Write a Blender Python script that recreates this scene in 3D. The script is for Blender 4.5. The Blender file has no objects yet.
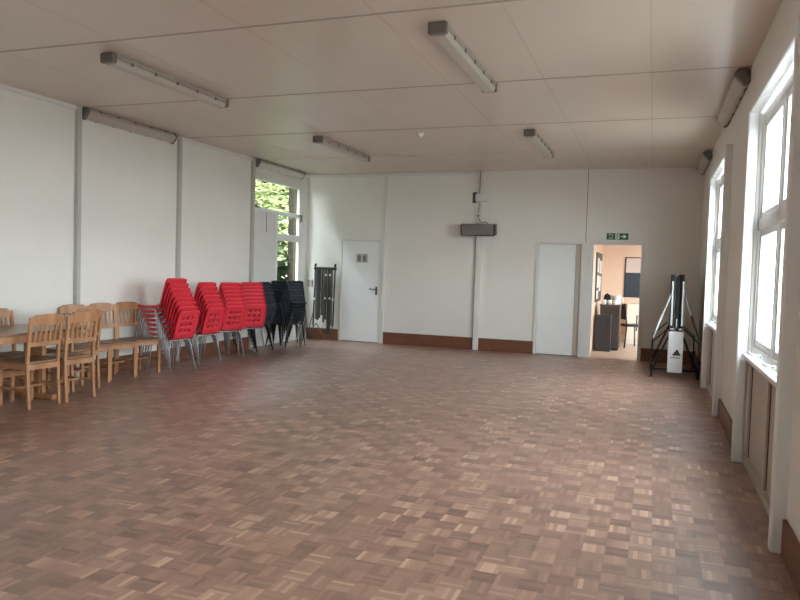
import bpy, bmesh, math, random
from mathutils import Vector, Matrix
random.seed(7)
S = bpy.context.scene
C = S.collection
PI = math.pi
W, H = 7.335, 3.3           # room width and height, back wall at y = 0
YR = -17.0                 # rear end of the hall, behind the camera

# ------------------------------------------------------------------ materials
def lin(c):
    return tuple(((v / 255) / 12.92 if v / 255 <= .04045 else ((v / 255 + .055) / 1.055) ** 2.4) for v in c) + (1,)

def mat(name, rgb, rough=.6, metal=0., noise=0., nscale=6., bump=0., bscale=40., spec=.5, stretch=(1, 1, 1), dark=None):
    m = bpy.data.materials.new(name); m.use_nodes = True
    nt = m.node_tree; b = nt.nodes['Principled BSDF']
    b.inputs['Roughness'].default_value = rough
    b.inputs['Metallic'].default_value = metal
    b.inputs['Specular IOR Level'].default_value = spec
    col = lin(rgb)
    b.inputs['Base Color'].default_value = col
    tc = nt.nodes.new('ShaderNodeTexCoord')
    mp = nt.nodes.new('ShaderNodeMapping'); mp.inputs['Scale'].default_value = stretch
    nt.links.new(tc.outputs['Object'], mp.inputs['Vector'])
    if noise:
        n = nt.nodes.new('ShaderNodeTexNoise'); n.inputs['Scale'].default_value = nscale; n.inputs['Detail'].default_value = 5
        nt.links.new(mp.outputs[0], n.inputs['Vector'])
        r = nt.nodes.new('ShaderNodeValToRGB')
        d = lin(dark) if dark else tuple(v * (1 - noise) for v in col[:3]) + (1,)
        l = col if dark else tuple(min(1, v * (1 + noise * .6)) for v in col[:3]) + (1,)
        r.color_ramp.elements[0].position = .3; r.color_ramp.elements[0].color = d
        r.color_ramp.elements[1].position = .7; r.color_ramp.elements[1].color = l
        nt.links.new(n.outputs['Fac'], r.inputs[0]); nt.links.new(r.outputs[0], b.inputs['Base Color'])
    if bump:
        n2 = nt.nodes.new('ShaderNodeTexNoise'); n2.inputs['Scale'].default_value = bscale; n2.inputs['Detail'].default_value = 3
        nt.links.new(mp.outputs[0], n2.inputs['Vector'])
        bp = nt.nodes.new('ShaderNodeBump'); bp.inputs['Strength'].default_value = bump; bp.inputs['Distance'].default_value = .02
        nt.links.new(n2.outputs['Fac'], bp.inputs['Height']); nt.links.new(bp.outputs[0], b.inputs['Normal'])
    return m

def parquet():
    m = bpy.data.materials.new('mosaic_parquet'); m.use_nodes = True
    nt = m.node_tree; b = nt.nodes['Principled BSDF']
    N, L = nt.nodes.new, nt.links.new
    def M(op, a, c=None, c2=None):
        n = N('ShaderNodeMath'); n.operation = op
        for i, v in enumerate((a, c, c2)):
            if v is None: continue
            if isinstance(v, (int, float)): n.inputs[i].default_value = v
            else: L(v, n.inputs[i])
        return n.outputs[0]
    tc = N('ShaderNodeTexCoord'); sp = N('ShaderNodeSeparateXYZ'); L(tc.outputs['Object'], sp.inputs[0])
    s = 1 / .117
    x, y = M('MULTIPLY', sp.outputs[0], s), M('MULTIPLY', sp.outputs[1], s)
    cx, cy = M('FLOOR', x), M('FLOOR', y)
    fx, fy = M('FRACT', x), M('FRACT', y)
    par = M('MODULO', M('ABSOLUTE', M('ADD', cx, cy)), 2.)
    # finger coordinate across the strips of this block
    t = M('ADD', M('MULTIPLY', fx, par), M('MULTIPLY', fy, M('SUBTRACT', 1., par)))
    fi = M('FLOOR', M('MULTIPLY', t, 5.)); ft = M('FRACT', M('MULTIPLY', t, 5.))
    def wn(a, bb, c):
        cb = N('ShaderNodeCombineXYZ'); L(a, cb.inputs[0]); L(bb, cb.inputs[1])
        if isinstance(c, (int, float)): cb.inputs[2].default_value = c
        else: L(c, cb.inputs[2])
        w = N('ShaderNodeTexWhiteNoise'); w.noise_dimensions = '3D'; L(cb.outputs[0], w.inputs['Vector']); return w.outputs['Value']
    r1 = wn(cx, cy, fi); r2 = wn(cx, cy, 37.3)
    v = M('ADD', M('MULTIPLY', r1, .5), M('MULTIPLY', r2, .5))
    rp = N('ShaderNodeValToRGB'); L(v, rp.inputs[0])
    e = rp.color_ramp.elements
    e[0].position = .08; e[0].color = lin((122, 93, 81)); e[1].position = .95; e[1].color = lin((194, 160, 138))
    k = e.new(.45); k.color = lin((150, 115, 99)); k = e.new(.72); k.color = lin((164, 128, 110))
    # grain, gaps, wear and painted sheen
    gr = N('ShaderNodeTexNoise'); gr.inputs['Scale'].default_value = 60; gr.inputs['Detail'].default_value = 4; L(tc.outputs['Object'], gr.inputs['Vector'])
    gap = M('MINIMUM', M('MINIMUM', fx, M('SUBTRACT', 1., fx)), M('MINIMUM', fy, M('SUBTRACT', 1., fy)))
    g1 = M('GREATER_THAN', gap, .018); g2 = M('GREATER_THAN', M('MINIMUM', ft, M('SUBTRACT', 1., ft)), .03)
    gg = M('MULTIPLY', M('ADD', .88, M('MULTIPLY', g1, .12)), M('ADD', .90, M('MULTIPLY', g2, .10)))
    gg = M('MULTIPLY', gg, M('ADD', .90, M('MULTIPLY', par, .17)))  # alternate blocks lightened: directional wood sheen painted into the colour
    gg = M('MULTIPLY', gg, M('ADD', .85, M('MULTIPLY', gr.outputs['Fac'], .3)))
    mx = N('ShaderNodeMix'); mx.data_type = 'RGBA'; mx.blend_type = 'MULTIPLY'; mx.inputs[0].default_value = 1
    cg = N('ShaderNodeCombineColor'); [L(gg, cg.inputs[i]) for i in range(3)]
    L(rp.outputs[0], mx.inputs[6]); L(cg.outputs[0], mx.inputs[7]); L(mx.outputs[2], b.inputs['Base Color'])
    we = N('ShaderNodeTexNoise'); we.inputs['Scale'].default_value = .9; we.inputs['Detail'].default_value = 6; L(tc.outputs['Object'], we.inputs['Vector'])
    rr = M('ADD', M('ADD', .30, M('MULTIPLY', we.outputs['Fac'], .18)), M('MULTIPLY', r1, .12))
    L(rr, b.inputs['Roughness'])
    b.inputs['Specular IOR Level'].default_value = .6
    b.inputs['Coat Weight'].default_value = .6; b.inputs['Coat Roughness'].default_value = .42; b.inputs['Coat IOR'].default_value = 1.6
    bp = N('ShaderNodeBump'); bp.inputs['Strength'].default_value = .25; bp.inputs['Distance'].default_value = .002
    L(M('ADD', r1, M('MULTIPLY', g1, 1.)), bp.inputs['Height']); L(bp.outputs[0], b.inputs['Normal'])
    return m

def glass():
    m = bpy.data.materials.new('window_glass'); m.use_nodes = True
    nt = m.node_tree; nt.nodes.clear()
    o = nt.nodes.new('ShaderNodeOutputMaterial'); mx = nt.nodes.new('ShaderNodeMixShader')
    t = nt.nodes.new('ShaderNodeBsdfTransparent'); g = nt.nodes.new('ShaderNodeBsdfGlossy'); g.inputs['Roughness'].default_value = .02
    t.inputs[0].default_value = (.95, .97, .96, 1)
    mx.inputs[0].default_value = .05
    nt.links.new(t.outputs[0], mx.inputs[1]); nt.links.new(g.outputs[0], mx.inputs[2]); nt.links.new(mx.outputs[0], o.inputs[0])
    return m

def clear_glass():
    return glass()

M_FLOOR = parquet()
M_WALL = mat('white_painted_wall', (232, 231, 225), .55, noise=.025, nscale=1.2, bump=.08, bscale=30)
M_CEIL = mat('ceiling_board', (212, 199, 186), .30, noise=.05, nscale=.8, bump=.6, bscale=.9, spec=.6)
M_TRIM = mat('white_gloss_trim', (224, 224, 220), .35, noise=.02)
M_DOOR = mat('white_door_paint', (238, 241, 240), .4, noise=.015, nscale=2)
M_BASE = mat('brown_skirting', (120, 76, 54), .45, noise=.25, nscale=14, stretch=(1, 1, 6))
M_FRAME = mat('white_upvc', (228, 230, 230), .3, noise=.01)
M_PANEL = mat('cream_window_panel', (188, 178, 166), .45, noise=.03, nscale=3)
M_GAP = mat('dark_joint', (70, 68, 64), .8, noise=.05)
M_PINE = mat('varnished_pine', (188, 140, 100), .38, noise=1, nscale=9, stretch=(1, 1, .18), dark=(152, 106, 72))
M_PINE2 = mat('worn_pine_seat', (150, 116, 88), .4, noise=1, nscale=8, stretch=(6, 1, 1), dark=(122, 90, 66))
M_TABLE = mat('varnished_table_top', (150, 118, 92), .3, noise=1, nscale=5, stretch=(8, .7, 1), dark=(124, 94, 72))
M_RED = mat('red_plastic', (214, 46, 62), .38, noise=.05, nscale=4, bump=.1, bscale=300)
M_NAVY = mat('navy_black_plastic', (34, 42, 54), .42, noise=.08, nscale=4)
M_BLACK = mat('black_plastic', (18, 20, 23), .65, noise=.08)
M_CHROME = mat('chrome_tube', (176, 178, 180), .35, metal=.45, noise=.04, nscale=3)
M_BLKTUBE = mat('black_tube', (30, 32, 35), .4, metal=.2, noise=.05)
M_GREYM = mat('grey_metal', (104, 102, 98), .42, metal=.5, noise=.12, nscale=10)
M_DGREY = mat('dark_grey_metal', (74, 72, 68), .45, metal=.4, noise=.12, nscale=10)
M_HEAT = mat('heater_grey', (142, 138, 130), .5, noise=.06, nscale=6)
M_DIFF = mat('prismatic_diffuser', (186, 180, 168), .3, noise=.06, nscale=5)
M_DIFF2 = mat('aged_diffuser', (186, 180, 170), .35, noise=.06, nscale=5)
M_LBODY = mat('light_body', (166, 158, 148), .5, noise=.06)
M_CLIP = mat('steel_clip', (112, 107, 100), .45, metal=.0, noise=.05)
M_SILVER = mat('satin_silver', (226, 234, 236), .4, metal=.1, noise=.03)
M_STRIP = mat('white_edge_strip', (228, 236, 238), .45, noise=.02)
M_TTBLUE = mat('table_tennis_navy', (26, 34, 40), .6, noise=.06)
M_WHITEP = mat('white_plastic', (226, 228, 228), .45, noise=.02)
M_PEACH = mat('peach_wall', (216, 190, 168), .6, noise=.03, nscale=2, bump=.05)
M_TAN = mat('tan_vinyl_floor', (188, 166, 146), .4, noise=.08, nscale=4)
M_CUP = mat('dark_cupboard', (66, 56, 52), .45, noise=.12, nscale=8, stretch=(1, 1, .2))
M_CUP2 = mat('dark_blue_cupboard', (44, 46, 50), .5, noise=.08)
M_NAVYB = mat('navy_board', (38, 50, 62), .6, noise=.06)
M_PAPER = mat('paper', (206, 200, 194), .8, noise=.04, nscale=12)
M_GREEN = mat('exit_green', (30, 104, 66), .4, noise=.03)
M_SIGNW = mat('sign_white', (222, 236, 226), .45, noise=.02)
M_INK = mat('black_ink', (30, 32, 34), .5, noise=.03)
M_LEAF = mat('green_leaves', (84, 94, 52), .5, spec=.08, noise=.5, nscale=5)
M_LEAF2 = mat('pale_leaves', (120, 128, 84), .5, spec=.08, noise=.4, nscale=5)
M_LEAF3 = mat('dark_leaves', (38, 52, 30), .6, spec=.08, noise=.5, nscale=5)
M_BARK = mat('bark', (30, 26, 19), .9, spec=.08, noise=.3, nscale=12)
M_GRASS = mat('grass', (70, 80, 48), .9, spec=.08, noise=.4, nscale=3)
M_PAVE = mat('paving', (118, 116, 112), .85, noise=.2, nscale=3)
M_FENCE = mat('green_fence', (30, 92, 70), .6, noise=.1)
M_GLASS = glass()
M_CORD = mat('grey_cord', (134, 130, 124), .6, noise=.04)

# ------------------------------------------------------------------ mesh helpers
class MB:
    def __init__(s): s.b = bmesh.new(); s.smooth = False
    def box(s, c, d, rot=None, bev=0.):
        r = bmesh.ops.create_cube(s.b, size=1.)
        vs = r['verts']
        bmesh.ops.scale(s.b, vec=Vector(d), verts=vs)
        if bev:
            es = list({e for v in vs for e in v.link_edges})
            g = bmesh.ops.bevel(s.b, geom=es, offset=min(bev, min(d) * .45), segments=2, affect='EDGES', profile=.5)
            vs = list({v for f in g['faces'] for v in f.verts} | {v for v in vs if v.is_valid})
        if rot is not None: bmesh.ops.transform(s.b, matrix=rot.to_4x4(), verts=vs)
        bmesh.ops.translate(s.b, vec=Vector(c), verts=vs)
        return s
    def b2(s, x0, x1, y0, y1, z0, z1, bev=0.):
        return s.box(((x0 + x1) / 2, (y0 + y1) / 2, (z0 + z1) / 2), (abs(x1 - x0), abs(y1 - y0), abs(z1 - z0)), None, bev)
    def tube(s, pts, r, seg=8, caps=True):
        pts = [Vector(p) for p in pts]; rs = r if isinstance(r, (list, tuple)) else [r] * len(pts)
        rings = []; up = None
        for i, p in enumerate(pts):
            d = (pts[min(i + 1, len(pts) - 1)] - pts[max(i - 1, 0)]).normalized()
            if up is None: up = Vector((0, 0, 1)) if abs(d.z) < .9 else Vector((1, 0, 0))
            a = d.cross(up).normalized(); up = a.cross(d).normalized()
            rings.append([s.b.verts.new(p + (a * math.cos(2 * PI * k / seg) + up * math.sin(2 * PI * k / seg)) * rs[i]) for k in range(seg)])
        for A, B in zip(rings, rings[1:]):
            for k in range(seg):
                f = s.b.faces.new((A[k], A[(k + 1) % seg], B[(k + 1) % seg], B[k])); f.smooth = True
        if caps:
            s.b.faces.new(rings[0]); s.b.faces.new(list(reversed(rings[-1])))
        return s
    def lathe(s, prof, c=(0, 0, 0), seg=16):
        rings = [[s.b.verts.new((c[0] + r * math.cos(2 * PI * k / seg), c[1] + r * math.sin(2 * PI * k / seg), c[2] + z)) for k in range(seg)] for r, z in prof]
        for A, B in zip(rings, rings[1:]):
            for k in range(seg):
                f = s.b.faces.new((A[k], A[(k + 1) % seg], B[(k + 1) % seg], B[k])); f.smooth = True
        s.b.faces.new(rings[0]); s.b.faces.new(rings[-1])
        return s
    def prism(s, poly, y0, y1, plane='xz'):
        """extrude a 2-D outline along the remaining axis"""
        def P(a, b_, t): return {'xz': (a, t, b_), 'yz': (t, a, b_), 'xy': (a, b_, t)}[plane]
        A = [s.b.verts.new(P(a, b_, y0)) for a, b_ in poly]; B = [s.b.verts.new(P(a, b_, y1)) for a, b_ in poly]
        n = len(A)
        s.b.faces.new(A); s.b.faces.new(list(reversed(B)))
        for k in range(n): s.b.faces.new((A[k], B[k], B[(k + 1) % n], A[(k + 1) % n]))
        return s
    def build(s, name, m, parent=None, bevel=0.):
        bmesh.ops.recalc_face_normals(s.b, faces=s.b.faces)
        me = bpy.data.meshes.new(name); s.b.to_mesh(me); s.b.free()
        me.materials.append(m)
        o = bpy.data.objects.new(name, me); C.objects.link(o)
        if parent is not None: o.parent = parent
        if bevel:
            md = o.modifiers.new('bevel', 'BEVEL'); md.width = bevel; md.segments = 2; md.limit_method = 'ANGLE'
        return o

def tag(o, label, cat, group=None, kind=None):
    o['label'] = label; o['category'] = cat
    if group: o['group'] = group
    if kind: o['kind'] = kind
    return o
def thing(name, label, cat, loc=(0, 0, 0), rz=0., group=None):
    o = bpy.data.objects.new(name, None); C.objects.link(o); o.empty_display_size = .1
    o.location = loc; o.rotation_euler = (0, 0, rz)
    return tag(o, label, cat, group)
def struct(name, mb, m, parent=None, label=None, bevel=0.):
    o = mb.build(name, m, parent, bevel)
    if parent is None:
        o['kind'] = 'structure'
        if label: o['label'] = label
    return o
def sroot(name, label, loc=(0, 0, 0)):
    o = bpy.data.objects.new(name, None); C.objects.link(o); o.location = loc
    o['kind'] = 'structure'; o['label'] = label
    return o
def kids(o): return [c for c in bpy.data.objects if c.parent == o]
def dup(root, loc, rz, label, group=None):
    def rec(o, par):
        c = o.copy(); C.objects.link(c); c.parent = par
        for k in CH[o.name]: rec(k, c)
        return c
    CH = {}
    def walk(o):
        CH[o.name] = kids(o)
        for k in CH[o.name]: walk(k)
    walk(root)
    r = rec(root, None); r.location = loc; r.rotation_euler = (0, 0, rz); r['label'] = label
    if group: r['group'] = group
    return r

# ------------------------------------------------------------------ room shell
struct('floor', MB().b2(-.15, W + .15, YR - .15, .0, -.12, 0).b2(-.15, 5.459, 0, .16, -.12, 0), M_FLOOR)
struct('ceiling', MB().b2(-.15, W + .15, YR - .15, .15, H, H + .15), M_CEIL)
# ceiling board joints across the hall every two metres, and faint ones along it
M_JS = mat('joint_strip', (176, 163, 150), .6, noise=.03)
n = 1
for y in (-1.9, -4.0, -6.0, -8.0, -10.0, -12.0, -14.0):
    struct('trim_%d' % n, MB().b2(0, W, y - .012, y + .012, H - .003, H), M_CEIL if y == -1.9 else M_JS, label='ceiling joint strip'); n += 1
M_JT = mat('ceiling_joint', (206, 193, 180), .5, noise=.03)
for x in (1.05, 2.3, 3.54, 4.65, 5.56, 6.52):
    struct('trim_%d' % n, MB().b2(x - .008, x + .008, YR, 0, H - .0012, H), M_JT, label='ceiling joint strip'); n += 1

# left wall with its window opening
WY0, WY1 = -2.08, -.30
Z0 = 0.
struct('wall_left', MB().b2(-.15, 0, YR, WY0, Z0, H).b2(-.15, 0, WY1, .0, Z0, H).b2(-.15, 0, WY0, WY1, 3.02, H), M_WALL)
pilaster0 = struct('trim_90', MB().b2(-.15, -.05, WY1 - .012, WY1 - .0, 0, 3.02), mat('dark_timber_reveal', (72, 64, 46), .8, noise=.2, spec=.2), label='dark timber lining outside the left window')
# back wall with doorway openings
D1 = (.79, 1.60); D2 = (4.66, 5.40); D3 = (5.61, 6.40); DH = 1.99
mb = MB()
xs = [(-.15, D1[0] - .02), (D1[1] + .02, D2[0] - .02), (D2[1] + .02, D3[0] - .02), (D3[1] + .02, W + .15)]
for a, b in xs: mb.b2(a, b, 0, .12, 0, H)
for d in (D1, D2, D3): mb.b2(d[0] - .02, d[1] + .02, 0, .12, DH + .02, H)
struct('wall_back', mb, M_WALL)
struct('wall_rear', MB().b2(-.15, W + .15, YR - .15, YR, 0, H), M_WALL)
# right wall and its window bays
BAYS = [(-4.63, -2.66), (-8.55, -6.66), (-12.56, -10.64), (-16.56, -14.64)]
mb = MB(); y = 0.
for a, b in BAYS:
    mb.b2(W, W + .15, b, y, 0, H); mb.b2(W, W + .15, a, b, 2.8, H); y = a
mb.b2(W, W + .15, YR, y, 0, H)
struct('wall_right', mb, M_WALL)

def pilaster(n, x0, x1, y0, y1, z0, z1, m=M_TRIM, lab='white painted post', bev=.004):
    return struct('trim_%d' % n, MB().b2(x0, x1, y0, y1, z0, z1), m, label=lab, bevel=bev)
M_LPOST = mat('grey_painted_post', (186, 186, 180), .5, noise=.03)
M_JG = mat('grey_joint', (124, 120, 112), .7, noise=.04)
n = 20
for y in (-2.13, -4.14, -6.07, -8.05, -10.1, -12.1, -14.1):       # left wall posts
    pilaster(n, 0, .055, y - .03, y + .03, 0, H, m=M_LPOST, lab='grey-white post on the left wall'); n += 1
pilaster(n, 0, .03, YR, 0, H - .05, H, lab='cornice strip along the left wall'); n += 1
pilaster(n, 0, 3.52, -.025, 0, H - .06, H - .005, lab='cable trunking along the top of the back wall'); n += 1
pilaster(n, 1.645, 1.70, -.035, 0, 0, H - .06, lab='white post beside the left door'); n += 1
pilaster(n, 3.49, 3.60, -.045, 0, 0, H, lab='white post in the middle of the back wall'); n += 1
pilaster(n, 5.425, 5.585, -.035, 0, 0, DH + .04, lab='white post between the two right doorways'); n += 1
pilaster(n, 5.46, 5.47, -.003, 0, DH + .04, H, m=M_JG, lab='dark board joint above the doorways'); n += 1
pilaster(n, 0, .03, -.03, 0, 0, H, lab='corner bead'); n += 1
struct('light_stop_behind_doors', MB().b2(D1[0] - .1, D1[1] + .1, .12, .16, 0, DH + .1).b2(D2[0] - .1, D2[1] + .03, .12, .16, 0, DH + .1), M_GAP)  # unseen dark slabs added to stop light leaking round the closed doors
# skirting
def base(name, x0, x1, y0, y1, z=.225): struct(name, MB().b2(x0, x1, y0, y1, 0, z), M_BASE, bevel=.004)
base('baseboard_back', .03, D1[0] - .06, -.022, 0)
base('baseboard_back_middle', 1.70, 3.49, -.022, 0)
base('baseboard_back_right', 3.60, D2[0] - .05, -.022, 0)
base('baseboard_back_corner', D3[1] + .06, W, -.022, 0)
base('baseboard_left', 0, .022, YR, WY0, .2)
base('baseboard_right', W - .022, W, -6.6, -4.72, .2)
base('baseboard_right_near', W - .022, W, -10.6, -8.64, .2)
base('baseboard_right_far', W - .022, W, -2.58, -.0, .2)

# ------------------------------------------------------------------ doors
def frame(d, parent, t=.05, m=M_TRIM):
    mb = MB(); a, b = d
    mb.b2(a - t, a, -.03, .13, 0, DH + t); mb.b2(b, b + t, -.03, .13, 0, DH + t); mb.b2(a, b, -.03, .13, DH, DH + t)
    return mb.build('door_frame', m, parent, .004)
d1 = sroot('door_1', 'white flush door at the left of the back wall, lever handle and small sign')
frame(D1, d1, .035)
MB().b2(D1[0] + .004, D1[1] - .012, -.012, .03, .012, DH - .005).build('door_leaf', M_DOOR, d1, .003)
mb = MB().b2(1.515, 1.555, -.022, -.012, .94, 1.10, .004)
mb.tube([(1.535, -.015, 1.05), (1.535, -.06, 1.05), (1.50, -.065, 1.05), (1.40, -.06, 1.055)], .010, 8)
mb.build('door_handle', M_GREYM, d1)
sg = MB().b2(1.095, 1.34, -.016, -.012, 1.565, 1.735).build('door_sign', mat('sign_plate', (188, 190, 184), .5, noise=.03), d1)
mb = MB()
for x in (1.155, 1.27):
    mb.b2(x - .035, x + .035, -.0185, -.0155, 1.585, 1.70); mb.tube([(x, -.0155, 1.712), (x, -.0185, 1.712)], .012, 10)
mb.build('sign_pictogram', mat('pictogram_grey', (120, 122, 116), .5, noise=.03), sg)
d2 = sroot('door_2', 'plain white flush door left of the open doorway')
frame(D2, d2)
MB().b2(D2[0] + .004, D2[1] - .10, -.004, .036, .01, DH - .005).build('door_leaf', M_DOOR, d2, .003)
MB().b2(D2[1] - .096, D2[1] - .004, .018, .05, .01, DH - .005).build('side_panel', M_PANEL, d2)
MB().tube([(D2[1] - .12, -.004, 1.0), (D2[1] - .12, -.03, 1.0)], .02, 12).build('door_handle', M_SILVER, d2)
d3 = sroot('door_3', 'white frame of the open doorway to the peach coloured room')
frame(D3, d3, .05)

# ------------------------------------------------------------------ left window bay (window_1)
w = sroot('window_1', 'glazed bay in the left wall with panes looking onto greenery')
y0, y1 = WY0, WY1
mb = MB()
fx0, fx1 = -.045, .012
for a, b, c, d in ((y0, y1, 2.96, 3.02), (y0, y0 + .055, 0, 2.96), (y1 - .09, y1, 0, 2.96),
                   (y0 + .055, y1 - .09, 2.40, 2.47), (y0 + .80, y0 + .87, 0, 2.40),
                   (y0 + .87, y1 - .09, 1.93, 2.05), (y0 + .87, y1 - .09, .90, .98)):
    mb.b2(fx0, fx1, a, b, c, d)
mb.build('window_frame', M_FRAME, w, .004)
MB().b2(-.022, -.014, y0 + .055, y1 - .09, 2.47, 2.96).build('pane', M_GLASS, w)
MB().b2(-.022, -.014, y0 + .87, y1 - .09, 2.05, 2.40).build('pane', M_GLASS, w)
MB().b2(-.022, -.014, y0 + .87, y1 - .09, .98, 1.93).build('pane', M_GLASS, w)
MB().b2(-.04, -.012, y0 + .055, y0 + .80, 0, 2.40).build('side_panel', M_TRIM, w)
MB().b2(-.04, -.012, y0 + .87, y1 - .09, 0, .90).build('lower_panel', M_DOOR, w)
for yy, zz in ((y0 + .10, 2.48), (y1 - .07, 2.44)):
    mb = MB().b2(.012, .05, yy - .05, yy + .05, zz - .015, zz + .02, .004)
    if zz < 2.46: mb.b2(.012, .045, yy + .02, yy + .05, zz - .12, zz - .015, .004)
    mb.build('stay_bracket', M_CLIP, w)
MB().tube([(.025, y0 + .12, 2.475), (.03, y0 + .9, 2.45), (.025, y1 - .12, 2.45)], .006, 6).build('stay_rod', M_SILVER, w)
MB().tube([(-.012, -1.59, 2.40), (-.01, -1.585, 2.05)], .006, 6).build('pull_cord', M_GREYM, w)

# ------------------------------------------------------------------ right window bays
def bay(num, a, b):
    w = sroot('window_%d' % num, 'tall white framed window in the right wall with panelling beneath')
    X0 = 7.262
    for yy in (a, b):
        s = -1 if yy == a else 1
        q = sorted((yy + .0, yy - s * -.07 if s > 0 else yy - .07))
        mb = MB().b2(X0, W + .02, q[0], q[1], 0, H if False else 2.86)
        mb.build('post', M_FRAME, w, .012)
    MB().b2(X0 + .005, W + .02, a, b, 2.76, 2.86).build('head_trim', M_FRAME, w, .012)
    m_ = (a + b) / 2
    mb = MB()
    F0, F1 = 7.365, 7.435
    for p, q, c, d in ((a, b, 2.68, 2.76), (a, b, 1.84, 1.93), (a, b, .88, .95), (a, a + .06, .95, 2.68), (b - .06, b, .95, 2.68), (m_ - .03, m_ + .03, .95, 2.68)):
        mb.b2(F0, F1, p, q, c, d)
    mb.build('window_frame', M_FRAME, w, .004)
    for p, q in ((a + .06, m_ - .03), (m_ + .03, b - .06)):
        for c, d in ((.95, 1.84), (1.93, 2.68)):
            mb = MB()
            for u0, u1, v0, v1 in ((p, p + .055, c, d), (q - .055, q, c, d), (p + .055, q - .055, c, c + .05), (p + .055, q - .055, d - .05, d)):
                mb.b2(F0 + .012, F1 - .005, u0, u1, v0, v1)
            sh = mb.build('sash', M_FRAME, w, .006)
            MB().b2(7.395, 7.405, p + .055, q - .055, c + .05, d - .05).build('pane', M_GLASS, sh)
    MB().b2(7.30, W + .02, a, b, .845, .88).build('sill', M_FRAME, w, .008)
    MB().b2(7.375, 7.40, a, b, 0, .845).build('lower_panel', M_PANEL, w)
    mb = MB().b2(7.355, 7.375, a, a + .07, .07, .845).b2(7.355, 7.375, b - .07, b, .07, .845).b2(7.355, 7.375, m_ - .035, m_ + .035, .07, .845)
    mb.b2(7.345, 7.375, a, b, 0, .07).b2(7.355, 7.375, a, b, .79, .845)
    mb.build('panel_frame', M_PANEL, w, .004)
    mb = MB()
    for yy in (a + .075, m_ + .04, m_ - .04, b - .075): mb.b2(7.370, 7.3765, yy - .006, yy + .006, .07, .79)
    mb.build('panel_joint', M_GAP, w)
    for yy in (m_ - .3, m_ + .35):
        mb = MB().b2(7.335, 7.355, yy - .03, yy + .03, .90, .93, .004).tube([(7.34, yy, .92), (7.30, yy + .02, .925), (7.295, yy + .11, .925)], .008, 6)
        mb.build('window_handle', M_SILVER, w)
for i, (a, b) in enumerate(BAYS): bay(2 + i, a, b)

# ------------------------------------------------------------------ ground, trees outside
o = struct('ground', MB().b2(-40, -.2, -40, 40, -.3, -.15), M_GRASS)
o = struct('ground_paving', MB().b2(W + .2, 60, -40, 40, -.3, -.15), M_PAVE)

def bush(name, label, cat, c, r, n, m, trunk=None, sz=.09, group='shrubs outside the left window'):
    t = thing(name, label, cat, (c[0], c[1], -.15), 0, group)
    mb = MB()
    R = random.Random(hash(label) % 1000 if False else len(label) * 13)
    for _ in range(n):
        v = Vector((R.gauss(0, 1), R.gauss(0, 1), R.gauss(0, 1))).normalized() * (R.random() ** .45)
        p = Vector((v.x * r[0], v.y * r[1], c[2] + .15 + v.z * r[2]))
        if p.z < .05: continue
        q = Matrix.Rotation(R.uniform(0, 2 * PI), 3, 'Z') @ Matrix.Rotation(R.uniform(-1.2, 1.2), 3, 'X')
        s = sz * R.uniform(.6, 1.4)
        pts = [(-s, 0, 0), (-s * .3, s * .42, .02), (s * .5, s * .38, .01), (s * 1.1, 0, -.02), (s * .5, -s * .38, .01), (-s * .3, -s * .42, .02)]
        mb.b.faces.new([mb.b.verts.new(p + q @ Vector(k)) for k in pts])
    mb2 = MB()
    for k in range(5):
        a = R.uniform(0, 2 * PI)
        mb2.tube([(0, 0, 0), (.1 * math.cos(a), .1 * math.sin(a), c[2] * .4), (r[0] * .5 * math.cos(a), r[1] * .5 * math.sin(a), c[2])], [.05, .04, .015], 6)
    mb.build('foliage', m, t); mb2.build('stem', M_BARK, t)
    return t
bush('laurel_bush', 'pale yellow-green leafy bush seen through the upper left window pane', 'bush', (-3.6, 4.3, 3.3), (1.6, 2.0, 2.0), 2600, M_LEAF2)
bush('garden_bush', 'bright green bush behind the middle pane of the left window', 'bush', (-3.4, 1.9, 2.2), (1.4, 1.6, 1.6), 2600, M_LEAF)
bush('yew_tree', 'dark green tree filling the background beyond the left window', 'tree', (-7.5, 6.5, 4.6), (2.6, 5.2, 5.2), 9000, M_LEAF3, sz=.26, group='trees outside the left window')
bush('holm_oak', 'dark distant tree behind the trunk in the left window', 'tree', (-6.0, 14.5, 4.6), (4.6, 4.2, 5.2), 9000, M_LEAF3, sz=.28, group='trees outside the left window')
bush('beech_tree', 'broad dark tree left of the laurel bush, beyond the left window', 'tree', (-7.0, -3.5, 4.6), (2.6, 4.6, 5.2), 8000, M_LEAF3, sz=.26, group='trees outside the left window')
bush('light_blocking_hedge', 'tall dark hedge close to the outside of the left wall', 'hedge', (-3.4, -5.4, 3.0), (.9, 4.6, 3.4), 9000, M_LEAF3, sz=.22)  # out of view, added to cut daylight falling on the back wall
t = thing('tree_trunk', 'straight brown tree trunk at the right edge of the left window panes', 'tree', (-1.55, 2.28, -.15))
MB().tube([(0, 0, 0), (.02, 0, 1.6), (0, .02, 3.6)], [.17, .15, .14], 10).build('trunk', M_BARK, t)
mb = MB()
R = random.Random(5)
for _ in range(260):
    v = Vector((R.gauss(0, 1), R.gauss(0, 1), R.gauss(0, 1))).normalized() * R.random() ** .5
    p = Vector((v.x * .9, v.y * .9, 4.4 + v.z * .9)); s = .09
    q = Matrix.Rotation(R.uniform(0, 6), 3, 'Z') @ Matrix.Rotation(R.uniform(-1, 1), 3, 'X')
    mb.b.faces.new([mb.b.verts.new(p + q @ Vector(k)) for k in [(-s, 0, 0), (0, s * .5, 0), (s, 0, 0), (0, -s * .5, 0)]])
mb.build('foliage', M_LEAF, t)
t = thing('garden_fence', 'low dark green fence seen at the foot of the left window pane', 'fence', (-1.6, 1.6, -.15))
mb = MB().b2(-.02, .02, -2.5, 2.5, 1.12, 1.2).b2(-.02, .02, -2.5, 2.5, .15, .22)
for k in range(33): mb.b2(-.012, .012, -2.46 + k * .155, -2.36 + k * .155, 0, 1.16)
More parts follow.
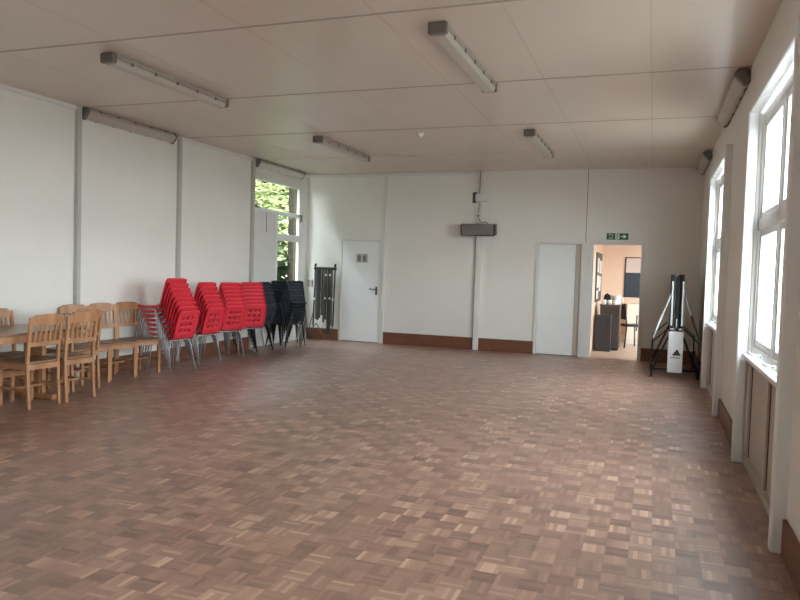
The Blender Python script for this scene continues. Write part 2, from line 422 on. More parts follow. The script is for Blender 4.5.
mb.build('fence_panel', M_FENCE, t)

# ------------------------------------------------------------------ lights (unlit fittings)
def fitting(name, label, loc, wall=None, group=None, L=1.8, md=M_DIFF):
    """batten along y; loc is its centre on the ceiling / in the wall corner"""
    t = thing(name, label, 'ceiling light' if wall is None else 'wall light', loc, 0, group)
    if wall is None: R_ = Matrix.Identity(3)
    else: R_ = Matrix.Rotation(math.radians(-50 if wall > 0 else 50), 3, 'Y')
    def bx(x0, x1, ya, yb, za, zb, bev=.006, rr=R_):
        mb = MB(); mb.box(rr @ Vector(((x0 + x1) / 2, (ya + yb) / 2, (za + zb) / 2)), (x1 - x0, yb - ya, zb - za), rr, bev); return mb
    h = L / 2
    bx(-.07, .07, -h, h, -.045, 0).build('body', M_LBODY, t)
    mb = MB()
    prof = [(-.062, -.045), (-.066, -.06), (-.05, -.098), (.05, -.098), (.066, -.06), (.062, -.045)]
    A = [[mb.b.verts.new(R_ @ Vector((x, yy, z))) for x, z in prof] for yy in (-h + .05, h - .05)]
    for k in range(6): mb.b.faces.new((A[0][k], A[0][(k + 1) % 6], A[1][(k + 1) % 6], A[1][k]))
    mb.b.faces.new(A[0]); mb.b.faces.new(A[1])
    mb.build('diffuser', md, t, .006)
    for s in (-1, 1):
        a, b = sorted((s * (h - .055), s * (h + .005)))
        bx(-.074, .074, a, b, -.09, 0, .012).build('end_cap', M_CLIP, t)
    for s in (-1, 1):
        for k in range(5):
            yy = -h + .25 + k * (L - .5) / 4
            bx(s * .07 - .006, s * .07 + .006, yy - .012, yy + .012, -.065, -.03, .002).build('clip', M_CLIP, t)
    return t
g = 'batten lights on the ceiling'
fitting('batten_light', 'unlit ceiling batten light at upper left, nearest on the left side', (1.98, -6.85, H), None, g)
fitting('batten_light', 'largest unlit ceiling batten light, at top centre of the photo', (5.03, -6.85, H), None, g)
fitting('batten_light', 'small far ceiling batten light, left of the smoke detector', (2.07, -2.88, H), None, g)
fitting('batten_light', 'small far ceiling batten light, right of the smoke detector', (5.04, -2.80, H), None, g)
g = 'wall batten lights under the ceiling'
fitting('wall_batten_light', 'grey batten light high on the left wall above the wooden chairs', (.02, -5.17, H - .04), 1, g, md=M_DIFF2, L=1.72)
fitting('wall_batten_light', 'grey batten light high on the left wall above the glazed bay', (.02, -1.22, H - .04), 1, g, md=M_DIFF2, L=1.72)
fitting('wall_batten_light', 'batten light high on the right wall between the two windows', (W - .02, -5.0, H - .04), -1, g, md=M_DIFF2, L=1.9)
fitting('wall_batten_light', 'batten light high on the right wall in the far corner', (W - .02, -.92, H - .04), -1, g, md=M_DIFF2, L=1.6)
t = thing('smoke_detector', 'small round white smoke detector on the ceiling', 'smoke detector', (3.57, -3.70, H))
MB().lathe([(.055, 0), (.055, -.02), (.045, -.03)], seg=20).build('base', M_WHITEP, t)
MB().lathe([(.04, -.03), (.036, -.05), (.02, -.058)], seg=20).build('sensor_head', M_WHITEP, t)

# ------------------------------------------------------------------ things on the back wall
t = thing('wall_heater', 'long grey box heater mounted high on the middle of the back wall', 'heater', (3.575, -.19, 2.22))
Rh = Matrix.Rotation(math.radians(12), 3, 'X')
mb = MB(); mb.box((0, 0, 0), (.60, .17, .19), Rh, .018); mb.build('casing', M_HEAT, t)
mb = MB()
for k in range(7): mb.box(Rh @ Vector((-.01, -.088, -.07 + k * .022)), (.54, .006, .006), Rh)
mb.build('grille', mat('grille_grey', (112, 108, 101), .5, noise=.05), t)
for s in (-1, 1):
    mb = MB(); mb.box(Rh @ Vector((s * .305, 0, 0)), (.025, .178, .198), Rh, .006); mb.build('end_cap', M_DGREY, t)
mb = MB(); mb.box(Rh @ Vector((0, -.02, -.098)), (.6, .14, .012), Rh, .003); mb.build('underside_trim', M_DGREY, t)
mb = MB()
for x in (-.2, .2): mb.b2(x - .015, x + .015, .05, .19, -.015, .015).b2(x - .02, x + .02, .175, .19, -.07, .07)
mb.build('wall_bracket', M_GREYM, t)
t = thing('emergency_light', 'small cream electrical box on the back wall above the grey heater', 'electrical box', (3.59, -.085, 2.81))
MB().b2(-.115, .115, -.03, .04, -.07, .07, .012).build('housing', M_WHITEP, t)
MB().tube([(.08, -.03, .015), (.08, -.04, .015)], .014, 12).build('indicator', M_SIGNW, t)
tag(MB().b2(3.40, 3.52, -.02, 0, 2.72, 2.92, .004).build('backing_board', M_GREYM), 'grey backing board behind the cream electrical box', 'board')
t = thing('wall_sensor', 'tiny white sensor on the cable just above the grey heater', 'sensor', (3.53, -.075, 2.50))
MB().lathe([(.03, 0), (.034, .03), (.022, .05)], seg=14).build('sensor_head', M_WHITEP, t)
MB().b2(-.02, .02, .0, .03, -.03, .05, .004).build('bracket', M_GREYM, t)
tag(MB().tube([(3.545, -.055, H), (3.54, -.055, 2.9), (3.535, -.055, 2.62), (3.53, -.055, 2.46), (3.56, -.06, 2.40), (3.60, -.08, 2.36), (3.68, -.10, 2.37), (3.74, -.13, 2.325)], .008, 6).build('power_cable', M_CORD),
    'grey cable dropping from the ceiling through box and sensor to the heater', 'cable')
tag(MB().tube([(3.50, -.055, 2.16), (3.50, -.055, 1.2), (3.497, -.055, .02)], .005, 6).build('thin_cable', M_CORD),
    'thin grey cable running down the white post under the heater', 'cable')

# emergency exit sign: word block, running figure, arrow
t = thing('exit_sign', 'green emergency exit sign with running man and arrow over the open doorway', 'sign', (5.995, -.012, 2.135))
MB().b2(-.18, .18, .0, .012, -.055, .055, .002).build('sign_plate', M_GREEN, t)
def text(body, size, loc, m, parent, name, ext=.0015):
    cu = bpy.data.curves.new(name, 'FONT'); cu.body = body; cu.size = size; cu.extrude = ext; cu.align_x = 'CENTER'; cu.align_y = 'CENTER'
    o = bpy.data.objects.new(name, cu); C.objects.link(o); o.location = loc; o.rotation_euler = (PI / 2, 0, 0); o.parent = parent
    cu.materials.append(m)
    me = bpy.data.meshes.new_from_object(o); o2 = bpy.data.objects.new(name, me); C.objects.link(o2)
    o2.location = o.location; o2.rotation_euler = o.rotation_euler; o2.parent = parent
    bpy.data.objects.remove(o); o2.name = name; return o2
text('Fire', .05, (-.105, -.002, .023), M_SIGNW, t, 'sign_lettering')
text('exit', .05, (-.105, -.002, -.024), M_SIGNW, t, 'sign_lettering')
MB().b2(-.035, .035, -.003, .0, -.048, .048).build('figure_panel', M_SIGNW, t)
mb = MB()
mb.tube([(.004, -.004, .034), (.004, -.0055, .034)], .010, 10)
for pts in ([(.004, .022), (-.006, -.006)], [(-.006, -.006), (.012, -.018), (.006, -.04)], [(-.006, -.006), (-.014, -.024), (-.028, -.026)], [(.002, .016), (.018, .010), (.026, .018)], [(.002, .016), (-.016, .012), (-.022, 0)]):
    mb.tube([(a, -.005, b) for a, b in pts], .0045, 6)
mb.build('running_figure', M_GREEN, t)
mb = MB().prism([(.055, .010), (.105, .010), (.09, .032), (.118, .032), (.155, 0), (.118, -.032), (.09, -.032), (.105, -.010), (.055, -.010)], -.003, 0)
mb.build('arrow', M_SIGNW, t)
t = thing('wall_socket', 'small grey box on the back wall beside the folded metal rack', 'socket', (.10, -.03, 1.12))
MB().b2(-.05, .05, -.02, .03, -.07, .07, .006).build('casing', mat('socket_grey', (150, 148, 140), .5, noise=.05), t)

# ------------------------------------------------------------------ folded metal rack against back wall
t = thing('folded_staging_frame', 'folded dark grey metal frame of upright tubes leaning on the back wall', 'metal frame', (.50, -.20, 0))
Lx = (-.215, .215)
for x in Lx:
    MB().tube([(x, -.02, .30), (x, .03, 1.47)], .016, 10).build('upright', M_DGREY, t)
    MB().tube([(x, .03, 1.47), (x, .032, 1.52)], [.024, .018], 10).build('end_knob', M_BLACK, t)
    s = 1 if x > 0 else -1
    MB().tube([(x, -.02, .34), (x - .015 * s, -.03, .22), (x + .01 * s, -.04, .012)], .012, 8).build('foot', M_GREYM, t)
MB().tube([(-.235, .03, 1.425), (.235, .03, 1.425)], .03, 10).build('top_bar', M_DGREY, t)
mb = MB()
for k, (x, zb, m) in enumerate([(-.165, .42, 0), (-.125, .40, 0), (-.085, .44, 0), (-.04, .50, 0), (.0, .36, 0), (.045, .42, 0), (.09, .12, 0), (.13, .14, 0), (.17, .30, 0)]):
    MB().b2(x - .017, x + .017, -.02 - .006 * (k % 3), .01 - .006 * (k % 3), zb, 1.40, .003).build('slat', M_GREYM if k % 4 == 0 else M_DGREY, t)
for x, z in ((.045, 1.30), (.14, 1.30), (.04, .84), (.14, .84), (-.20, .82), (.21, .82)):
    MB().b2(x - .016, x + .016, -.052, -.03, z - .022, z + .022, .004).build('fitting', M_SILVER, t)
MB().tube([(-.215, -.03, .55), (-.27, -.05, .30), (-.29, -.06, .02)], .011, 8).build('stay', M_GREYM, t)
MB().tube([(-.24, -.05, .02), (-.20, -.05, .26), (-.13, -.05, .34), (-.06, -.05, .24), (0, -.05, .02)], .011, 8).build('bent_leg', M_GREYM, t)

# ------------------------------------------------------------------ moulded stacking chair
def hole_sheet(mb, us, vs, f, holes, hr):
    """grid over us x vs mapped by f(u,v); cells in holes get a round hole"""
    V = {}
    def v(u, w):
        k = (round(u, 5), round(w, 5))
        if k not in V: V[k] = mb.b.verts.new(f(u, w))
        return V[k]
    for i in range(len(us) - 1):
        for j in range(len(vs) - 1):
            a, b, c, d = us[i], us[i + 1], vs[j], vs[j + 1]
            if (i, j) in holes:
                cx, cy = (a + b) / 2, (c + d) / 2
                per = [(a, c), (cx, c), (b, c), (b, cy), (b, d), (cx, d), (a, d), (a, cy)]
                ring = [(cx + hr * math.cos(t), cy + hr * math.sin(t)) for t in [math.radians(225 + 45 * k) for k in range(8)]]
                P = [v(*p) for p in per]; Q = [v(*q) for q in ring]
                # keep mid-edge vertices shared: neighbours get them through subdivision below
                for k in range(8): mb.b.faces.new((P[k], P[(k + 1) % 8], Q[(k + 1) % 8], Q[k]))
            else:
                cx, cy = (a + b) / 2, (c + d) / 2
                P = [v(a, c), v(cx, c), v(b, c), v(b, cy), v(b, d), v(cx, d), v(a, d), v(a, cy)]
                m = v(cx, cy)
                for k in range(0, 8, 2): mb.b.faces.new((P[k - 1], P[k], P[k + 1], m))

HW = .2
def make_stack_chair(label, ms, mt):
    t = thing('stacking_chair', label, 'chair')
    mb = MB()
    us = [-HW, -HW + .02, -.132, -.044, .044, .132, HW - .02, HW]
    # back: v is height along the back from z=.42 to .85
    vs = [0, .035, .065, .16, .255, .35, .385, .43]
    def fb(u, v):
        k = v / .43; w = .94 + .06 * (1 - abs(2 * k - .9))
        uu = u * w
        if abs(u) > HW - .03:                       # rounded upper corners
            if v > .37: uu *= 1 - .06 * ((v - .37) / .06) ** 2
        vv = v
        if v > .38: vv -= .014 * (abs(u) / HW) ** 8
        y = -.20 - .27 * v * .95 - .035 * (1 - math.cos(u / HW * 1.1)) * -1 * .6
        if abs(abs(u) - HW) < 1e-4: y -= .028
        if v == 0: y += .0
        return (uu, y, .455 + vv * .87)
    holes = {(i, j) for i in (2, 3, 4) for j in (2, 3, 4)}
    hole_sheet(mb, us, vs, fb, holes, .0205)
    for f in mb.b.faces: f.smooth = True
    o = mb.build('backrest', ms, t); md = o.modifiers.new('thick', 'SOLIDIFY'); md.thickness = .007; md.offset = 0
    mb = MB()
    us2 = [-HW, -HW + .02, -.11, 0, .11, HW - .02, HW]
    vs2 = [-.205, -.19, -.16, -.06, .05, .14, .185, .205]
    def fs(u, v):
        z = .448 + .022 * (abs(u) / HW) ** 4
        z += -.012 * math.cos(v * 7)
        if abs(abs(u) - HW) < 1e-4: z -= .028
        if v > .15: z -= .02 * ((v - .15) / .055) ** 2
        if v < -.17: z += .010
        w = 1 - .05 * max(0, v) / .2
        return (u * w, v, z)
    hole_sheet(mb, us2, vs2, fs, set(), .01)
    for f in mb.b.faces: f.smooth = True
    o = mb.build('seat', ms, t); md = o.modifiers.new('thick', 'SOLIDIFY'); md.thickness = .007; md.offset = 0
    zt = .422
    for sx in (-1, 1):
        MB().tube([(sx * .165, .13, zt), (sx * .192, .135, zt - .015), (sx * .208, .14, zt - .05), (sx * .236, .185, .01)], .0085, 8).build('leg', mt, t)
        MB().tube([(sx * .165, -.13, zt), (sx * .192, -.135, zt - .015), (sx * .208, -.145, zt - .05), (sx * .236, -.215, .01)], .0085, 8).build('leg', mt, t)
    mb = MB()
    for sy in (-1, 1): mb.tube([(-.17, sy * .13, zt), (.17, sy * .13, zt)], .0095, 8)
    for sx in (-1, 1): mb.tube([(sx * .12, -.13, zt), (sx * .12, .13, zt)], .0085, 8)
    mb.build('seat_frame', mt, t)
    return t
ORD = ['bottom', 'second from bottom', 'third from bottom', 'fourth from bottom', 'fifth from bottom', 'sixth from bottom', 'seventh from bottom', 'eighth from bottom', 'ninth from bottom', 'tenth from bottom']
red0 = make_stack_chair('x', M_RED, M_CHROME); red0_used = False
nav0 = make_stack_chair('x', M_NAVY, M_BLKTUBE); nav0_used = False
def stack(proto, x, y, face, n, desc, group, fwd=.024, dz=.054, jig=.0):
    """x, y: foot of the lowest backrest; face: unit-ish direction the chairs face"""
    f = Vector(face).normalized()
    rz = math.atan2(f.y, f.x) - PI / 2
    for k in range(n):
        o = f * (.20 + fwd * k); lab = '%s %s' % (('topmost' if k == n - 1 else ORD[k]), desc)
        R = random.Random(k * 7 + int(abs(x) * 100))
        loc = (x + o.x, y + o.y, dz * k); a = rz + (R.uniform(-jig, jig) if k else 0)
        if not proto.get('placed'):
            proto['placed'] = 1; proto.location = loc; proto.rotation_euler = (0, 0, a); proto['label'] = lab; proto['group'] = group
        else: dup(proto, loc, a, lab, group)
STACKS = [
    (red0, .74, -4.95, (-1, .08), 8, 'red plastic chair in the leftmost red stack', .033, .060),
    (red0, .63, -4.18, (-1, .10), 7, 'red plastic chair in the second red stack from left', .030, .060),
    (red0, .56, -3.52, (-.94, .34), 7, 'red plastic chair in the third red stack from left', .026, .058),
    (red0, .54, -2.90, (-.84, .54), 7, 'red plastic chair in the rightmost red stack', .026, .058),
    (nav0, .50, -2.44, (-1, .06), 7, 'dark navy chair in the stack right behind the red ones', .024, .058),
    (nav0, .42, -1.92, (.25, .97), 8, 'dark navy chair in the middle dark stack below the window', .024, .052),
    (nav0, .50, -1.45, (-.75, .66), 8, 'dark navy chair in the dark stack nearest the back wall', .020, .052),
]
for i, (pr_, x, y, fc, n_, ds, fw_, dz_) in enumerate(STACKS):
    stack(pr_, x, y, fc, n_, ds, ds.replace('red plastic chair in', 'chairs of').replace('dark navy chair in', 'chairs of'), fwd=fw_, dz=dz_, jig=.01)
for p in (red0, nav0):
    if 'placed' in p: del p['placed']
for o in bpy.data.objects:
    if 'placed' in o: del o['placed']

# ------------------------------------------------------------------ wooden dining chair (faces +y, origin at floor centre)
def make_wood_chair():
    t = thing('dining_chair', 'x', 'chair')
    w = .176
    for s in (-1, 1):
        # rear leg runs up into the back post
        mb = MB(); P = [(-.21, 0), (-.195, .20), (-.185, .44), (-.20, .62), (-.24, .875)]
        prev = None
        for (y, z) in P:
            ring = [mb.b.verts.new((s * w + dx, y + dy, z)) for dx, dy in ((-.016, -.014), (.016, -.014), (.016, .016), (-.016, .016))]
            if prev:
                for k in range(4): mb.b.faces.new((prev[k], prev[(k + 1) % 4], ring[(k + 1) % 4], ring[k]))
            else: mb.b.faces.new(ring)
            prev = ring
        mb.b.faces.new(prev)
        mb.build('leg', M_PINE, t, .004)
        mb = MB(); mb.b2(s * w - .018, s * w + .018, .165, .20, 0, .43); mb.build('leg', M_PINE, t, .005)
    MB().b2(-.2, .2, -.185, .22, .43, .455).build('seat', M_PINE2, t, .008)
    mb = MB().b2(-w, w, .175, .192, .375, .43).b2(-w, w, -.20, -.183, .375, .43)
    for s in (-1, 1): mb.b2(s * w - .009, s * w + .009, -.18, .18, .375, .43)
    mb.build('seat_rail', M_PINE, t, .002)
    # crest rail, with a raised bow in the middle
    mb = MB(); N = 12
    prev = None
    for k in range(N + 1):
        x = -.2 + .4 * k / N; u = x / .2
        top = .898 + .022 * math.cos(u * PI / 2) ** .6 if abs(u) < .82 else .890
        bot = .808 + .008 * abs(u)
        bow = -.012 * (1 - u * u)
        yb = lambda z: -.245 + (z - .90) * -.16 + bow
        ring = [mb.b.verts.new((x, yb(bot) - .011, bot)), mb.b.verts.new((x, yb(top) - .011, top)), mb.b.verts.new((x, yb(top) + .011, top)), mb.b.verts.new((x, yb(bot) + .011, bot))]
        if prev:
            for q in range(4): mb.b.faces.new((prev[q], prev[(q + 1) % 4], ring[(q + 1) % 4], ring[q]))
        else: mb.b.faces.new(ring)
        prev = ring
    mb.b.faces.new(prev)
    mb.build('crest_rail', M_PINE, t, .004)
    MB().box((0, -.204, .625), (.35, .018, .045), Matrix.Rotation(.12, 3, 'X'), .004).build('lower_rail', M_PINE, t)
    for k in range(5):
        x = -.116 + .058 * k
        a, b = Vector((x, -.206, .64)), Vector((x, -.240, .82))
        MB().box((a + b) / 2, (.026, .010, (b - a).length), Matrix.Rotation(.18, 3, 'X'), .003).build('slat', M_PINE, t)
    for s in (-1, 1):
        MB().b2(s * w - .009, s * w + .009, -.19, .175, .17, .195).build('stretcher', M_PINE, t, .003)
    MB().b2(-w, w, -.01, .01, .172, .193).build('stretcher', M_PINE, t, .003)
    return t
wc = make_wood_chair()
CH = [
    (.80, -7.47, (-1, .05), 'pine slat-back chair nearest the camera, its back turned to the room'),
    (.83, -7.03, (-1, .07), 'pine slat-back chair at the table end, just right of the nearest chair'),
    (.46, -6.56, (-1, .10), 'pine chair partly hidden directly behind the table-end chair, its back turned'),
    (.30, -6.20, (.97, -.20), 'left chair of the three facing out from the left wall'),
    (.30, -5.75, (.97, -.20), 'middle chair of the three facing out from the left wall'),
    (.30, -5.29, (.97, -.22), 'right chair of the three facing out from the wall, beside red stacks'),
    (.33, -7.24, (1, .0), 'pine chair on the wall side of the table at the left edge'),
]
for i, (x, y, f, lab) in enumerate(CH):
    rz = math.atan2(f[1], f[0]) - PI / 2
    g = 'pine slat-back dining chairs'
    if i == 0:
        wc.location = (x, y, 0); wc.rotation_euler = (0, 0, rz); wc['label'] = lab; wc['group'] = g
    else: dup(wc, (x, y, 0), rz, lab, g)

# dining table
t = thing('dining_table', 'long brown wooden dining table at the left edge against the chairs', 'table', (.56, -8.0, 0))
TX, TY = .38, 1.17
MB().b2(-TX, TX, -TY, TY, .715, .74).build('tabletop', M_TABLE, t, .006)
mb = MB().b2(-TX + .05, TX - .05, TY - .09, TY - .07, .635, .715).b2(-TX + .05, TX - .05, -TY + .07, -TY + .09, .635, .715)
for s in (-1, 1): mb.b2(s * (TX - .06) - .01, s * (TX - .06) + .01, -TY + .08, TY - .08, .635, .715)
mb.build('apron', M_PINE, t, .002)
for sy in (-1, 1):
    y = sy * (TY - .35)
    MB().b2(-.13, .13, y - .025, y + .025, .06, .70).build('leg', M_PINE, t, .006)
    MB().b2(-.27, .27, y - .035, y + .035, 0, .06).build('foot', M_PINE, t, .012)
MB().b2(-.03, .03, -TY + .37, TY - .37, .26, .34).build('stretcher', M_PINE, t, .004)

# ------------------------------------------------------------------ folded table-tennis table, seen end-on
t = thing('table_tennis_table', 'folded table tennis table standing upright in the far right corner', 'table tennis table', (6.955, -1.92, 0))
for s in (-1, 1):
    x = s * .058
    MB().b2(x - .016, x + .016, .02, 1.50, .16, 1.50).build('table_half', M_TTBLUE, t, .004)
    MB().b2(x - .030 if s < 0 else x - .005, x + .005 if s < 0 else x + .030, .0, .03, .73, 1.50, .004).build('edge_frame', M_BLACK, t)
    MB().b2(x - .0, x + .024, -.006, .0, .76, 1.40).build('edge_strip', M_STRIP, t, .002) if s > 0 else MB().b2(x - .024, x + .0, -.006, .0, .76, 1.40).build('edge_strip', M_STRIP, t, .002)
    MB().tube([(x * 1.4, .02, 1.23), (s * .19, -.01, .92)], .011, 8).build('fold_leg', M_SILVER, t)
    MB().tube([(s * .19, -.01, .92), (s * .31, -.03, .575)], .015, 8).build('leg_tube', M_STRIP if s < 0 else M_GREYM, t)
    for yy in (.04, 1.42):
        MB().tube([(s * .05, yy, .72), (s * .30, yy, .12)], .013, 8).build('undercarriage_leg', M_BLKTUBE, t)
        MB().tube([(s * .10, yy, .72), (s * .31, yy, .52), (s * .33, yy, .12)], .010, 8).build('brace', M_BLKTUBE, t)
        MB().tube([(s * .315 - .012, yy - .02, .05), (s * .315 + .012, yy - .02, .05)], .05, 16).build('wheel', M_BLACK, t)
        MB().b2(s * .315 - .02, s * .315 + .02, yy - .04, yy + .0, .07, .13, .006).build('castor_fork', M_BLKTUBE, t)
    MB().tube([(s * .315, .02, .12), (s * .315, 1.44, .12)], .014, 8).build('side_rail', M_BLKTUBE, t)
MB().tube([(-.3, .04, .12), (.3, .04, .12)], .014, 8).build('cross_bar', M_BLKTUBE, t)
MB().b2(-.03, .03, .0, .04, .73, 1.47, .006).build('centre_post', M_BLACK, t)
MB().b2(-.008, .008, -.006, .0, .74, .86).build('lock_plate', M_SILVER, t)
for s in (-1, 1): MB().lathe([(.028, 0), (.028, .03)], (s * .055, -.005, .695), 14).build('hinge', M_SILVER, t)
# white cover panel with the three-bar mark and its word
p = MB().b2(-.102, .102, -.035, -.012, .085, .68).build('cover_panel', M_WHITEP, t, .008)
mb = MB()
cx, cz = 0.012, .335
for a, b, h in ((-.062, -.030, .028), (-.026, .004, .056), (.010, .042, .086)):
    # three leaning bars rising to the right
    mb.prism([(cx + a, cz), (cx + b, cz), (cx + b - .0, cz + .0 + max(0, h - .045)), (cx + b - h * .42 - .0, cz + h), (cx + a - h * .30, cz + h * .62)] if False else
             [(cx + a + .02, cz), (cx + b + .02, cz), (cx + b + .02 - h * .55, cz + h), (cx + a + .02 - h * .55 + .002, cz + h * .82)], -.038, -.035)
mb.build('logo_bars', M_INK, p)
text('adidas', .052, (0, -.0365, .308), M_INK, p, 'logo_lettering')
MB().lathe([(.006, 0), (.006, .004)], (0, -.037, .15), 10).build('screw', M_GREYM, p)
MB().lathe([(.006, 0), (.006, .004)], (0, -.037, .63), 10).build('screw', M_GREYM, p)

# ------------------------------------------------------------------ room beyond the open doorway
AX0, AX1, AY = 5.56, 8.0, 3.55
struct('floor_annexe', MB().b2(AX0 - .1, AX1, 0, AY + .1, -.12, 0), M_TAN)
struct('wall_annexe_left', MB().b2(AX0 - .1, AX0, .12, AY, 0, 2.5), M_PEACH)
struct('wall_annexe_back', MB().b2(AX0 - .1, AX1 + .1, AY, AY + .1, 0, 2.5), M_PEACH)
struct('ceiling_annexe', MB().b2(AX0 - .1, AX1 + .1, .12, AY + .1, 2.5, 2.6), M_WALL)
mb = MB().b2(AX1, AX1 + .1, .12, .8, 0, 2.5).b2(AX1, AX1 + .1, 2.6, AY, 0, 2.5).b2(AX1, AX1 + .1, .8, 2.6, 0, 1.2).b2(AX1, AX1 + .1, .8, 2.6, 2.0, 2.5)
struct('wall_annexe_right', mb, M_PEACH)
w = sroot('window_6', 'side window of the peach room, out of view')
mb = MB().b2(AX1 + .02, AX1 + .08, .8, .86, 1.2, 2.0).b2(AX1 + .02, AX1 + .08, 2.54, 2.6, 1.2, 2.0).b2(AX1 + .02, AX1 + .08, .86, 2.54, 1.2, 1.26).b2(AX1 + .02, AX1 + .08, .86, 2.54, 1.94, 2.0)
mb.build('window_frame', M_FRAME, w)
MB().b2(AX1 + .045, AX1 + .052, .86, 2.54, 1.26, 1.94).build('pane', M_GLASS, w)
struct('baseboard_annexe', MB().b2(AX0, AX1, AY - .02, AY, 0, .14), M_TRIM)

t = thing('sideboard', 'dark wooden sideboard with mugs on top inside the peach room', 'cupboard', (5.82, 1.78, 0))
MB().b2(-.16, .21, -.32, .32, .04, .86).build('body', M_CUP, t, .004)
MB().b2(-.17, .22, -.33, .33, .86, .89).build('worktop', mat('dark_top', (88, 80, 74), .35, noise=.1), t, .004)
for a, b in ((-.15, .02), (.03, .20)): MB().b2(a, b, -.332, -.32, .08, .84).build('door', M_CUP, t, .003)
MB().b2(-.14, .19, -.30, .30, 0, .04).build('plinth', M_BLACK, t)
t = thing('storage_bin', 'dark grey plastic bin standing in front of the wooden sideboard', 'bin', (5.70, 1.28, 0))
MB().prism([(-.10, .0), (.19, .0), (.19, .66), (-.10, .66)], -.12, .12).build('body', M_CUP2, t, .012)
MB().b2(-.105, .195, -.125, .125, .66, .69).build('lid', M_CUP2, t, .006)

def mug(lab, x, y, m, r=.038, h=.09):
    t = thing('mug', lab, 'mug', (x, y, .89), 0, 'mugs on the sideboard')
    MB().lathe([(r * .8, 0), (r, .02), (r, h), (r * .86, h), (r * .8, .02)], seg=16).build('cup', m, t)
    MB().tube([(r, 0, h * .8), (r + .025, 0, h * .7), (r + .025, 0, h * .35), (r, 0, h * .25)], .006, 6).build('handle', m, t)
mug('white mug at the front left of the sideboard, nearest the bin', 5.73, 1.50, M_WHITEP)
mug('white mug in the middle of the sideboard front row', 5.84, 1.52, M_WHITEP)
mug('white mug at the right of the sideboard front row', 5.94, 1.50, M_WHITEP)
mug('black mug behind the front mugs on the sideboard', 5.80, 1.66, M_BLACK)
t = thing('kettle', 'black kettle among the mugs on the sideboard', 'kettle', (5.76, 1.86, .89))
MB().lathe([(.07, 0), (.075, .02), (.06, .16), (.04, .19), (.012, .2), (.01, .215)], seg=18).build('body', M_BLACK, t)
MB().tube([(.06, 0, .16), (.11, 0, .15), (.115, 0, .06), (.075, 0, .03)], .009, 8).build('handle', M_BLACK, t)
t = thing('water_jug', 'large translucent white jug at the right of the sideboard', 'jug', (5.95, 1.80, .89))
MB().lathe([(.06, 0), (.07, .02), (.075, .17), (.068, .175), (.062, .02)], seg=18).build('body', M_WHITEP, t)
MB().tube([(.075, 0, .15), (.12, 0, .13), (.12, 0, .06), (.072, 0, .04)], .008, 8).build('handle', M_WHITEP, t)
t = thing('biscuit_tin', 'pale cream round tin beside the kettle on the sideboard', 'tin', (5.86, 1.92, .89))
MB().lathe([(.07, 0), (.07, .13)], seg=18).build('body', mat('cream_tin', (206, 200, 170), .4, noise=.05), t)
MB().lathe([(.073, .13), (.073, .15), (.06, .155)], seg=18).build('lid', mat('cream_lid', (214, 208, 184), .4, noise=.05), t)

t = thing('notice_board', 'tall dark notice board with papers on the peach left wall', 'notice board', (AX0 + .002, 1.95, 1.43))
MB().b2(0, .02, -.72, .72, -.50, .47).build('board', mat('board_grey', (70, 68, 66), .7, noise=.08), t, .003)
for a, b, c, d in ((-.55, -.05, -.22, .02), (.02, .45, -.3, .0), (-.5, -.1, .08, .36), (.05, .6, .06, .32), (-.6, -.2, -.44, -.28)):
    MB().b2(.02, .023, a, b, c, d).build('paper_sheet', M_PAPER, t)
t = thing('wall_board', 'dark framed board on far peach wall, pale top half and navy bottom half', 'notice board', (6.22, AY, 1.43))
MB().b2(-.21, .21, -.03, 0, -.44, .44).build('frame', M_BLACK, t, .003)
MB().b2(-.185, .19, -.034, -.03, .10, .42).build('pale_panel', mat('pale_panel', (196, 184, 178), .6, noise=.05), t)
MB().b2(-.20, .20, -.036, -.03, -.43, .10).build('navy_panel', M_NAVYB, t)
t = thing('low_cupboard', 'low cream cupboard against the far peach wall', 'cupboard', (6.32, AY - .22, 0))
MB().b2(-.22, .30, -.18, .19, .05, .86).build('body', mat('cream_cupboard', (226, 214, 196), .45, noise=.03), t, .004)
MB().b2(-.20, .28, -.17, .19, 0, .05).build('plinth', M_TRIM, t)
MB().b2(-.21, .03, -.19, -.18, .08, .84).build('door', mat('cream_cupboard_door', (228, 218, 202), .4, noise=.03), t, .003)
MB().b2(-.02, .01, -.20, -.19, .28, .62).build('door_handle', M_DGREY, t, .003)
MB().b2(.05, .29, -.19, -.18, .08, .84).build('door', mat('cream_cupboard_door2', (228, 218, 202), .4, noise=.03), t, .003)
# dark chair beside the sideboard
t = thing('side_chair', 'black chair seen edge-on right of the dark sideboard', 'chair', (6.22, 2.36, 0), math.radians(-62))
for sx in (-1, 1):
    MB().tube([(sx * .17, -.21, 0), (sx * .17, -.17, .45), (sx * .165, -.23, .90)], .013, 8).build('leg', M_BLKTUBE, t)
    MB().tube([(sx * .17, .18, 0), (sx * .16, .16, .44)], .013, 8).build('leg', M_BLKTUBE, t)
MB().b2(-.19, .19, -.18, .20, .43, .47, .012).build('seat', M_BLACK, t)
MB().box((0, -.215, .73), (.34, .02, .32), Matrix.Rotation(.12, 3, 'X'), .008).build('backrest', M_BLACK, t)

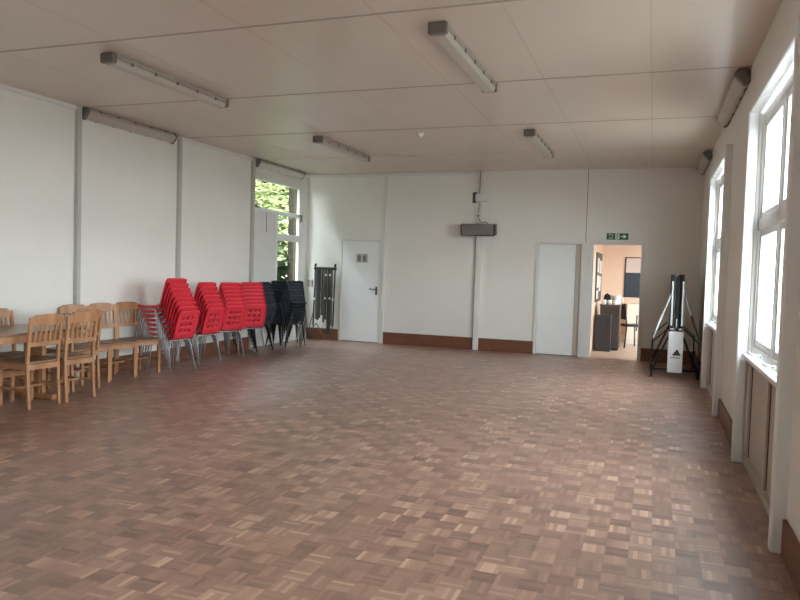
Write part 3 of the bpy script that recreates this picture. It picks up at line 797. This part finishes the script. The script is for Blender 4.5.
# ------------------------------------------------------------------ camera
cam = bpy.data.cameras.new('camera'); co = bpy.data.objects.new('camera', cam); C.objects.link(co); S.camera = co
yaw, pitch, roll, f = 0.3440446, -0.0441192, 0.0298523, 705.
fw = Vector((-math.sin(yaw) * math.cos(pitch), math.cos(yaw) * math.cos(pitch), math.sin(pitch)))
r = Vector((math.cos(yaw), math.sin(yaw), 0)); u = r.cross(fw)
R2 = math.cos(roll) * r + math.sin(roll) * u; U2 = -math.sin(roll) * r + math.cos(roll) * u
m = Matrix((R2, U2, -fw)).transposed().to_4x4(); m.translation = Vector((6.6154, -12.8063, 1.4628))
co.matrix_world = m
cam.sensor_width = 36; cam.lens = f / 800 * 36; cam.clip_start = .05

# ------------------------------------------------------------------ light: overcast sky through the windows
wd = bpy.data.worlds.new('sky'); S.world = wd; wd.use_nodes = True
bg = wd.node_tree.nodes['Background']
tc = wd.node_tree.nodes.new('ShaderNodeTexCoord'); sp = wd.node_tree.nodes.new('ShaderNodeSeparateXYZ')
rp = wd.node_tree.nodes.new('ShaderNodeValToRGB')
wd.node_tree.links.new(tc.outputs['Generated'], sp.inputs[0]); wd.node_tree.links.new(sp.outputs[2], rp.inputs[0])
rp.color_ramp.elements[0].position = 0; rp.color_ramp.elements[0].color = (.90, .95, 1, 1)
rp.color_ramp.elements[1].position = 1; rp.color_ramp.elements[1].color = (.80, .90, 1, 1)
wd.node_tree.links.new(rp.outputs[0], bg.inputs[0]); bg.inputs[1].default_value = 10.5
sl = bpy.data.lights.new('sun', 'SUN'); sl.energy = 9; sl.angle = math.radians(3); sl.color = (1, .95, .86)
so = bpy.data.objects.new('sun', sl); C.objects.link(so)
so.rotation_euler = Vector((.02, -.62, -.78)).to_track_quat('-Z', 'Y').to_euler()
def portal(loc, rot, sx, sy):
    l = bpy.data.lights.new('window_portal', 'AREA'); l.shape = 'RECTANGLE'; l.size = sx; l.size_y = sy; l.cycles.is_portal = True
    o = bpy.data.objects.new('window_portal', l); C.objects.link(o); o.location = loc; o.rotation_euler = rot
for a, b in BAYS: portal((W + .06, (a + b) / 2, 1.82), (0, PI / 2, 0), 1.86, b - a)
portal((-.12, -1.2, 2.0), (0, -PI / 2, 0), 2.1, 1.8)
portal((AX1 + .12, 1.7, 1.6), (0, PI / 2, 0), .8, 1.8)

S.view_settings.view_transform = 'Standard'; S.view_settings.look = 'None'
S.view_settings.exposure = 1.3; S.view_settings.gamma = 1.0; S.view_settings.use_curve_mapping = False
S.cycles.max_bounces = 14; S.cycles.diffuse_bounces = 8; S.cycles.transparent_max_bounces = 12
S.cycles.use_denoising = True
